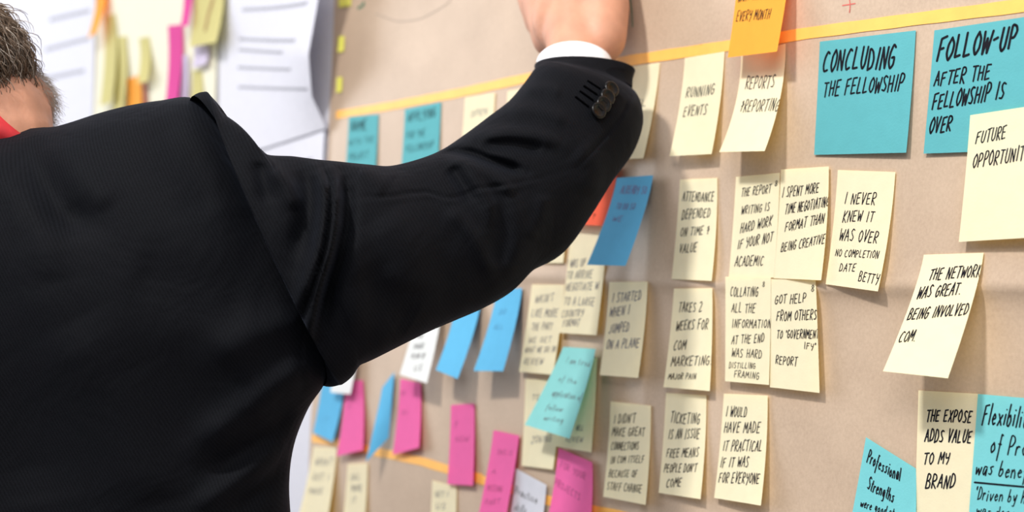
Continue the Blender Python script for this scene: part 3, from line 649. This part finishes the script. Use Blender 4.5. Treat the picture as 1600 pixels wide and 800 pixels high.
V = fold(V, SF, face)
Fc = [(i*NQ+j, i*NQ+(j+1) % NQ, (i+1)*NQ+(j+1) % NQ, (i+1)*NQ+j) for i in range(NS-1) for j in range(NQ)]
# turned-in cuff edge
base = len(V); ring = V[-NQ:]; cc = ring.mean(0); Tn = C[-1] - C[-20]; Tn /= np.linalg.norm(Tn)
in1 = cc + (ring-cc)*.955 - Tn*.001; in2 = cc + (ring-cc)*.93 - Tn*.03
V = np.vstack([V, in1, in2]); l0 = (NS-1)*NQ
for j in range(NQ):
    Fc.append((l0+j, l0+(j+1) % NQ, base+(j+1) % NQ, base+j)); Fc.append((base+j, base+(j+1) % NQ, base+NQ+(j+1) % NQ, base+NQ+j))
sleeve = mesh('sleeve', V, Fc, SUIT, jacket, fix=True)
bvh = BVHTree.FromPolygons([tuple(v) for v in V], Fc)
def hit(x, y):
    d = P(x, y, 1) - CAM; d /= np.linalg.norm(d); h = bvh.ray_cast(Vector(CAM), Vector(d))
    return (np.array(h[0]), np.array(h[1])) if h[0] is not None else (P(x, y, 1.3), -d)

# rope of padding along the armhole seam
def tube_mesh(name, pts, rad, mat, parent, n=10, closed=False):
    pts = np.array(pts); T = np.gradient(pts, axis=0); T /= np.linalg.norm(T, axis=1)[:, None]
    up = np.array([0.3, .2, 1.0]); V = []; Fc = []
    rad = np.broadcast_to(rad, (len(pts),))
    for i, (p_, t_) in enumerate(zip(pts, T)):
        a = np.cross(t_, up); a /= np.linalg.norm(a); b_ = np.cross(t_, a)
        for k in range(n):
            an = 2*math.pi*k/n; V.append(p_ + (a*math.cos(an) + b_*math.sin(an))*rad[i])
    for i in range(len(pts)-1):
        for k in range(n): Fc.append((i*n+k, i*n+(k+1) % n, (i+1)*n+(k+1) % n, (i+1)*n+k))
    Fc += [tuple(range(n-1, -1, -1)), tuple((len(pts)-1)*n+k for k in range(n))]
    return mesh(name, V, Fc, mat, parent, fix=True)

# sleeve buttons and buttonhole stitching
BUT = simple('black_horn_button', (.002, .002, .0024), .3, .1, 200, spec=.25)
def button(x, y):
    p_, nn = hit(x, y); vd = CAM - p_; vd /= np.linalg.norm(vd)
    if nn @ vd < 0: nn = -nn
    nn = nn*.5 + vd*.45 + R @ np.array([.35, .1, 0]); nn /= np.linalg.norm(nn)
    a = np.cross(nn, [0, 0, 1]); a /= np.linalg.norm(a); b_ = np.cross(nn, a)
    prof = [(0,.0026),(.0035,.0025),(.0048,.0032),(.0062,.0040),(.0074,.0036),(.0080,.0022),(.0074,.0006),(.0045,-.0005),(0,-.0008)]
    V = []; Fc = []; n = 28; c0 = p_ + nn*.0022
    for r_, h in prof:
        for k in range(n): an = 2*math.pi*k/n; V.append(c0 + (a*math.cos(an)+b_*math.sin(an))*r_ + nn*h)
    for i in range(len(prof)-1):
        for k in range(n): Fc.append((i*n+k, i*n+(k+1) % n, (i+1)*n+(k+1) % n, (i+1)*n+k))
    return mesh('button', V, Fc, BUT, sleeve, fix=True)
for x, y in ((951,142),(945,154),(939,165),(931,175)): button(x, y)
THREAD = simple('black_thread', (.001, .001, .0012), 1.0, .1, 300, spec=0.0)
for (x0, y0, x1, y1) in ((899,151,920,167),(906,142,927,157),(912,134,933,148),(918,126,938,139)):
    pts = []
    for k in range(14):
        p_, nn = hit(x0+(x1-x0)*k/13, y0+(y1-y0)*k/13); pts.append(p_ + (CAM-p_)/np.linalg.norm(CAM-p_)*.0006)
    tube_mesh('buttonhole', pts, .0011, THREAD, sleeve, 6)

# jacket collar: a folded band round the neck
def neck_ring(cx, cy, Zc, rx, rz, tilt=.0):
    return cx, cy, Zc, rx, rz, tilt
V = []; Fc = []; nR = 72
prof = [(1.00,-.012,0),(.99,.002,0),(1.02,.006,0),(1.06,.003,0),(1.11,-.010,0),(1.13,-.024,0),(1.09,-.026,0)]
cn = P(-34, 246, 1.165)
for s, h, _ in prof:
    for k in range(nR):
        an = 2*math.pi*k/nR; V.append(cn + rt*math.cos(an)*.064*s - fw*math.sin(an)*.072*s + upv*(h + .020*math.sin(an)*.4 - .014))
for i in range(len(prof)-1):
    for k in range(nR): Fc.append((i*nR+k, i*nR+(k+1) % nR, (i+1)*nR+(k+1) % nR, (i+1)*nR+k))
mesh('collar', V, Fc, SUIT, jacket, fix=True)

# left sleeve hanging at the side
V = []; Fc = []; LS = [(-352,262,1.17,.004),(-362,268,1.17,.028),(-385,292,1.17,.055),(-412,345,1.17,.070),(-440,460,1.17,.074),(-470,700,1.18,.067),(-500,1000,1.17,.061),(-505,1250,1.14,.055),(-500,1500,1.10,.048)]
L = catmull(LS, 8); n = 40
for i, (x, y, z, r_) in enumerate(L):
    c0 = P(x, y, z)
    for k in range(n):
        an = 2*math.pi*k/n; V.append(c0 + rt*math.cos(an)*r_*(1+.02*math.sin(i*.8)) + fw*math.sin(an)*r_*1.05)
for i in range(len(L)-1):
    for k in range(n): Fc.append((i*n+k, i*n+(k+1) % n, (i+1)*n+(k+1) % n, (i+1)*n+k))
mesh('sleeve', V, Fc, SUIT, jacket, fix=True)

# white shirt cuff: round the wrist inside the sleeve
SHIRT = simple('white_shirt_cotton', srgb(243, 243, 248), .7, .01, 50, .2, 700)
CT = catmull([[846,165,972,205,1.325],[842,135,968,160,1.335],[839,108,962,125,1.345],[838,98,957,104,1.352]], 10)
Cc, cn_, cb_, cr_, cv_ = tube(CT, None, 0)
V = []; Fc = []; n = 64
for i in range(len(CT)):
    upi = R @ np.array([-.08, .62, .0]); bd = cv_[i]*.75 + upi*.9; bd -= cn_[i]*(bd@cn_[i]); bd /= np.linalg.norm(bd)
    for k in range(n):
        an = 2*math.pi*k/n; V.append(Cc[i] + cn_[i]*cr_[i]*math.cos(an) + bd*.036*math.sin(an))
    if i == len(CT)-1:
        for k in range(n): V.append(Cc[i] + (V[i*n+k]-Cc[i])*.94)
nn_ = len(CT)+1
for i in range(nn_-1):
    for k in range(n): Fc.append((i*n+k, i*n+(k+1) % n, (i+1)*n+(k+1) % n, (i+1)*n+k))
mesh('shirt_cuff', V, Fc, SHIRT, person, fix=True)

# --- body: one continuous skin
bmb = bmesh.new()
def blob(c, rx, ry, rz, axes=None, seg=20):
    A = np.array(axes) if axes is not None else np.array([rt, fw, upv])
    mat = Matrix([[*(A.T[i] * np.array([rx, ry, rz])), c[i]] for i in range(3)] + [[0, 0, 0, 1]])
    bmesh.ops.create_uvsphere(bmb, u_segments=seg, v_segments=seg//2+2, radius=1, matrix=mat)
def limb(pts):
    """tapering capsule chain through (point, radius)"""
    for (a, ra), (b_, rb_) in zip(pts[:-1], pts[1:]):
        a = np.array(a); b_ = np.array(b_); L = np.linalg.norm(b_-a); z = (b_-a)/L
        x = np.cross(z, [0.31, .52, .79]); x /= np.linalg.norm(x); y = np.cross(z, x)
        mat = Matrix([[x[i], y[i], z[i], (a[i]+b_[i])/2] for i in range(3)] + [[0, 0, 0, 1]])
        bmesh.ops.create_cone(bmb, cap_ends=True, segments=18, radius1=ra, radius2=rb_, depth=L, matrix=mat)
    for a, ra in pts: blob(a, ra, ra, ra, seg=16)
Zb = 1.17
# head, bowed forward and to the left
hc = P(-98, 112, 1.185)
blob(hc, .072, .088, .068); blob(hc + fw*.06 - upv*.035 + rt*.012, .055, .060, .055)     # cranium, jaw
blob(hc + fw*.128 - upv*.03 + rt*.02, .012, .018, .016)                                       # nose
blob(hc + fw*.085 - upv*.075 + rt*.02, .026, .022, .018)                                      # chin
blob(hc + fw*.02 - rt*.074 - upv*.03, .010, .018, .030)                                     # ear
blob(hc + fw*.03 + rt*.071 - upv*.03, .008, .016, .026)
blob(P(48, 163, 1.225), .021, .026, .025)                                                # jaw corner
limb([(P(-34,235,1.185), .066), (P(-38,196,1.185), .060), (P(-60,165,1.195), .054)])
limb([(P(10,190,1.20), .040), (P(20,158,1.215), .032)])
blob(P(-30,500,Zb), .16, .085, .11); blob(P(-40,760,Zb), .150, .09, .20); blob(P(-60,1250,Zb), .155, .095, .16)
limb([(P(-34,290,1.20), .05), (P(200,330,1.20), .045), (P(380,370,1.17), .045)])
limb([(P(-34,290,1.20), .05), (P(-250,330,1.20), .045), (P(-370,400,1.18), .040)])
limb([(P(390,370,1.165), .045), (P(640,400,1.19), .05), (P(850,290,1.26), .044), (P(905,170,1.32), .034), (P(903,120,1.345), .030)])
limb([(P(-385,400,1.18), .042), (P(-465,700,1.18), .042), (P(-500,1100,1.16), .036), (P(-500,1480,1.10), .028), (P(-495,1530,1.10), .028)])
# right hand against the board
wr = PW(903, 118, .085)
blob(PW(898,25,.060), .046, .026, .045)
limb([(wr, .030), (PW(900, 60, .070), .032), (PW(898, 0, .055), .034)])
limb([(PW(868, 55, .062), .026), (PW(856, 0, .050), .030), (PW(852, -60, .045), .020), (PW(850, -95, .043), .0125)])
limb([(PW(938, 62, .058), .027), (PW(942, 10, .046), .028), (PW(945, -60, .040), .020), (PW(950, -92, .036), .0115)])
limb([(PW(898, 0, .055), .034), (PW(884, -100, .046), .013)]); limb([(PW(898, 0, .055), .034), (PW(918, -100, .044), .013)])
limb([(PW(850,-95,.043), .0120), (PW(846,-150,.046), .0095), (PW(845,-185,.030), .0088), (PW(846,-205,.012), .0080)])
limb([(PW(884,-100,.046), .0122), (PW(882,-165,.048), .0098), (PW(881,-205,.030), .0090), (PW(881,-225,.012), .0082)])
limb([(PW(918,-100,.044), .0120), (PW(919,-160,.046), .0095), (PW(919,-198,.030), .0088), (PW(919,-216,.012), .0080)])
limb([(PW(950,-92,.036), .0108), (PW(955,-138,.040), .0085), (PW(957,-165,.026), .0078), (PW(958,-182,.011), .0070)])
limb([(PW(850,30,.052), .022), (PW(822,-20,.046), .0145), (PW(806,-70,.036), .0110), (PW(804,-105,.014), .0095)])
# left hand, relaxed
lw = P(-495, 1530, 1.10)
limb([(lw, .028), (lw - upv*.05, .030), (lw - upv*.085, .026)])
for k, L_ in enumerate((.060, .072, .068, .052)):
    b0 = lw - upv*.095 + fw*(.030 - .020*k)
    limb([(b0, .011), (b0 - upv*L_*.5 + rt*.004, .0092), (b0 - upv*L_ + rt*.018, .008)])
limb([(lw - upv*.035 + fw*.028, .014), (lw - upv*.070 + fw*.048 + rt*.008, .011), (lw - upv*.095 + fw*.052 + rt*.015, .009)])
# legs
bx_, by_ = person.location[0], person.location[1]
base = np.array([bx_, by_, 0.0])
for s in (-1, 1):
    limb([(base + rt*.09*s + upv*.86, .085), (base + rt*.10*s + upv*.48, .055), (base + rt*.11*s + upv*.09, .038)])
    blob(base + rt*.11*s + fw*.05 + upv*.055, .040, .11, .035)
me = bpy.data.meshes.new('body'); bmb.to_mesh(me); bmb.free()
body = bpy.data.objects.new('body', me); COL.objects.link(body)
md = body.modifiers.new('r', 'REMESH'); md.mode = 'VOXEL'; md.voxel_size = .0042
md = body.modifiers.new('s', 'SMOOTH'); md.factor = .5; md.iterations = 7
dg = bpy.context.evaluated_depsgraph_get(); me2 = bpy.data.meshes.new_from_object(body.evaluated_get(dg))
body.modifiers.clear(); body.data = me2; me2.name = 'body'; me2.materials.clear(); me2.materials.append(SKIN)
me2.polygons.foreach_set('use_smooth', [True]*len(me2.polygons))
body.parent = person; body.matrix_parent_inverse = person.matrix_world.inverted()

# trousers and shoes (below the frame)
def rings(name, secs, mat, parent, n=36):
    V = []; Fc = []
    for c0, a, b_ in secs:
        for k in range(n): an = 2*math.pi*k/n; V.append(c0 + rt*math.cos(an)*a + fw*math.sin(an)*b_)
    for i in range(len(secs)-1):
        for k in range(n): Fc.append((i*n+k, i*n+(k+1) % n, (i+1)*n+(k+1) % n, (i+1)*n+k))
    Fc += [tuple(range(n)), tuple((len(secs)-1)*n+k for k in range(n))]
    return mesh(name, V, Fc, mat, parent, fix=True)
tr = rings('trousers', [(base + upv*1.0, .165, .115), (base + upv*.9, .185, .125), (base + upv*.80, .185, .12), (base + upv*.76, .17, .11)], SUIT, person)
for s in (-1, 1):
    rings('trouser_leg', [(base + rt*.088*s + upv*.80, .094, .112), (base + rt*.10*s + upv*.50, .078, .085), (base + rt*.11*s + upv*.25, .070, .075), (base + rt*.11*s + upv*.06, .066, .085)], SUIT, tr)
SHOE = simple('black_shoe_leather', (.01, .009, .008), .3, .1, 100)
for s in (-1, 1):
    c0 = base + rt*.11*s
    rings('shoe', [(c0 + fw*.04 + upv*.0, .046, .145), (c0 + fw*.04 + upv*.025, .048, .150), (c0 + fw*.035 + upv*.05, .044, .135), (c0 + fw*.0 + upv*.085, .040, .075), (c0 + upv*.10, .038, .06)], SHOE, person)

# --- lanyard: red band round the neck
RED = simple('red_band', srgb(196, 40, 48), .6, .08, 120)
bb_ = BVHTree.FromPolygons([tuple(v.co) for v in me2.vertices], [tuple(p.vertices) for p in me2.polygons])
V = []; Fc = []; n = 24
for i in range(n):
    t = i/(n-1); x, y = -70 + 100*t, 108 + 112*t + 14*math.sin(t*3)
    for e, dx, dy in ((.0005, 9, -9), (.0035, 9, -9), (.0035, -11, 11), (.0005, -11, 11)):
        d = P(x+dx, y+dy, 1) - CAM; d /= np.linalg.norm(d); h_ = bb_.ray_cast(Vector(CAM), Vector(d))
        q_ = np.array(h_[0]) if h_[0] is not None else P(x+dx, y+dy, 1.15)
        V.append(q_ - d*e)
for i in range(n-1):
    for k in range(4): Fc.append((i*4+k, i*4+(k+1) % 4, (i+1)*4+(k+1) % 4, (i+1)*4+k))
Fc += [(0,1,2,3), tuple(4*(n-1)+k for k in (3,2,1,0))]
lan = mesh('lanyard', V, Fc, RED, person, fix=True); lan['label'] = 'red band round the neck'

# --- hair: wavy locks over the back of the head, and grey stubble on the jaw
HAIR = simple('brown_grey_hair', srgb(98, 80, 64), .5, .45, 120, spec=.6)
GREY = simple('grey_hair', srgb(172, 160, 148), .5, .2, 120, spec=.6)
def strands(name, n, src, seg, length, rad, mat, parent, wave, down, keep):
    V = []; Fc = []; made = 0; tries = 0
    while made < n and tries < n*20:
        tries += 1; p_, nn = src()
        if not keep(p_): continue
        t1 = down - nn*(down@nn) + rng.normal(0, .20, 3); t1 /= np.linalg.norm(t1); t2 = np.cross(nn, t1)
        ph0 = rng.uniform(0, 6.28); L_ = length*rng.uniform(.6, 1.25); wa = wave*rng.uniform(.4, 1.5); k0 = len(V); lf = rng.uniform(.15, 1.0)
        fr = rng.uniform(5, 9)
        for i in range(seg+1):
            t = i/seg; c0 = p_ + t1*L_*t + nn*(lf*.007*math.sin(min(t*2.2, 1.57)) - .004*t) + t2*wa*math.sin(ph0+t*fr) + nn*wa*.7*math.cos(ph0+t*fr) - nn*(L_*t)**2*9.5
            r_ = rad*(1-.75*t)
            for k in range(3): an = 2.094*k; V.append(c0 + (nn*math.cos(an) + t2*math.sin(an))*r_)
        for i in range(seg):
            for k in range(3): Fc.append((k0+3*i+k, k0+3*i+(k+1) % 3, k0+3*i+3+(k+1) % 3, k0+3*i+3+k))
        made += 1
    return mesh(name, V, Fc, mat, parent, smooth=True)
def scalp():
    v = rng.normal(0, 1, 3); v /= np.linalg.norm(v); ax = np.array([.074, .090, .070])
    p_ = hc + rt*v[0]*ax[0] + fw*v[1]*ax[1] + upv*v[2]*ax[2]
    nn = rt*v[0]/ax[0] + fw*v[1]/ax[1] + upv*v[2]/ax[2]; return p_, nn/np.linalg.norm(nn)
def kept(p_):
    q_ = p_ - hc; return (q_@fw) < .045 and (q_@upv) > -.050 - .12*(q_@rt)
# close-fitting layer under the locks
V = []; Fc = []; nu, nv = 40, 24
for j in range(nv+1):
    for i in range(nu):
        a = 2*math.pi*i/nu; e_ = -.60 + (math.pi/2+.60)*j/nv
        v = np.array([math.cos(a)*math.cos(e_), min(math.sin(a)*math.cos(e_), .5), math.sin(e_)])
        V.append(hc + rt*v[0]*.0745 + fw*v[1]*.0905 + upv*v[2]*.0705)
Fc = [(j*nu+i, j*nu+(i+1) % nu, (j+1)*nu+(i+1) % nu, (j+1)*nu+i) for j in range(nv) for i in range(nu)]
DARKH = simple('dark_hair_base', srgb(66, 52, 42), .7, .3, 150)
hair = mesh('hair', V, Fc, DARKH, person, fix=True)
dn = -upv*.85 + rt*.35
strands('hair_locks', 3600, scalp, 9, .038, .0008, HAIR, hair, .0035, dn, kept)
g = strands('grey_locks', 800, scalp, 9, .036, .0006, GREY, hair, .004, dn, kept); g['label'] = 'grey strands'
jawc = P(44, 168, 1.222)
def jaw():
    v = rng.normal(0, 1, 3); v /= np.linalg.norm(v)
    return jawc + (rt*v[0]*.022 + fw*v[1]*.026 + upv*v[2]*.034), rt*v[0]*.6 + fw*v[1]*.6 + upv*v[2]*.5
def jk(p_): return (p_-jawc)@rt > -.012
b_ = strands('beard', 1500, jaw, 4, .012, .0004, GREY, person, .0006, rt*.7 - upv*.5, jk)
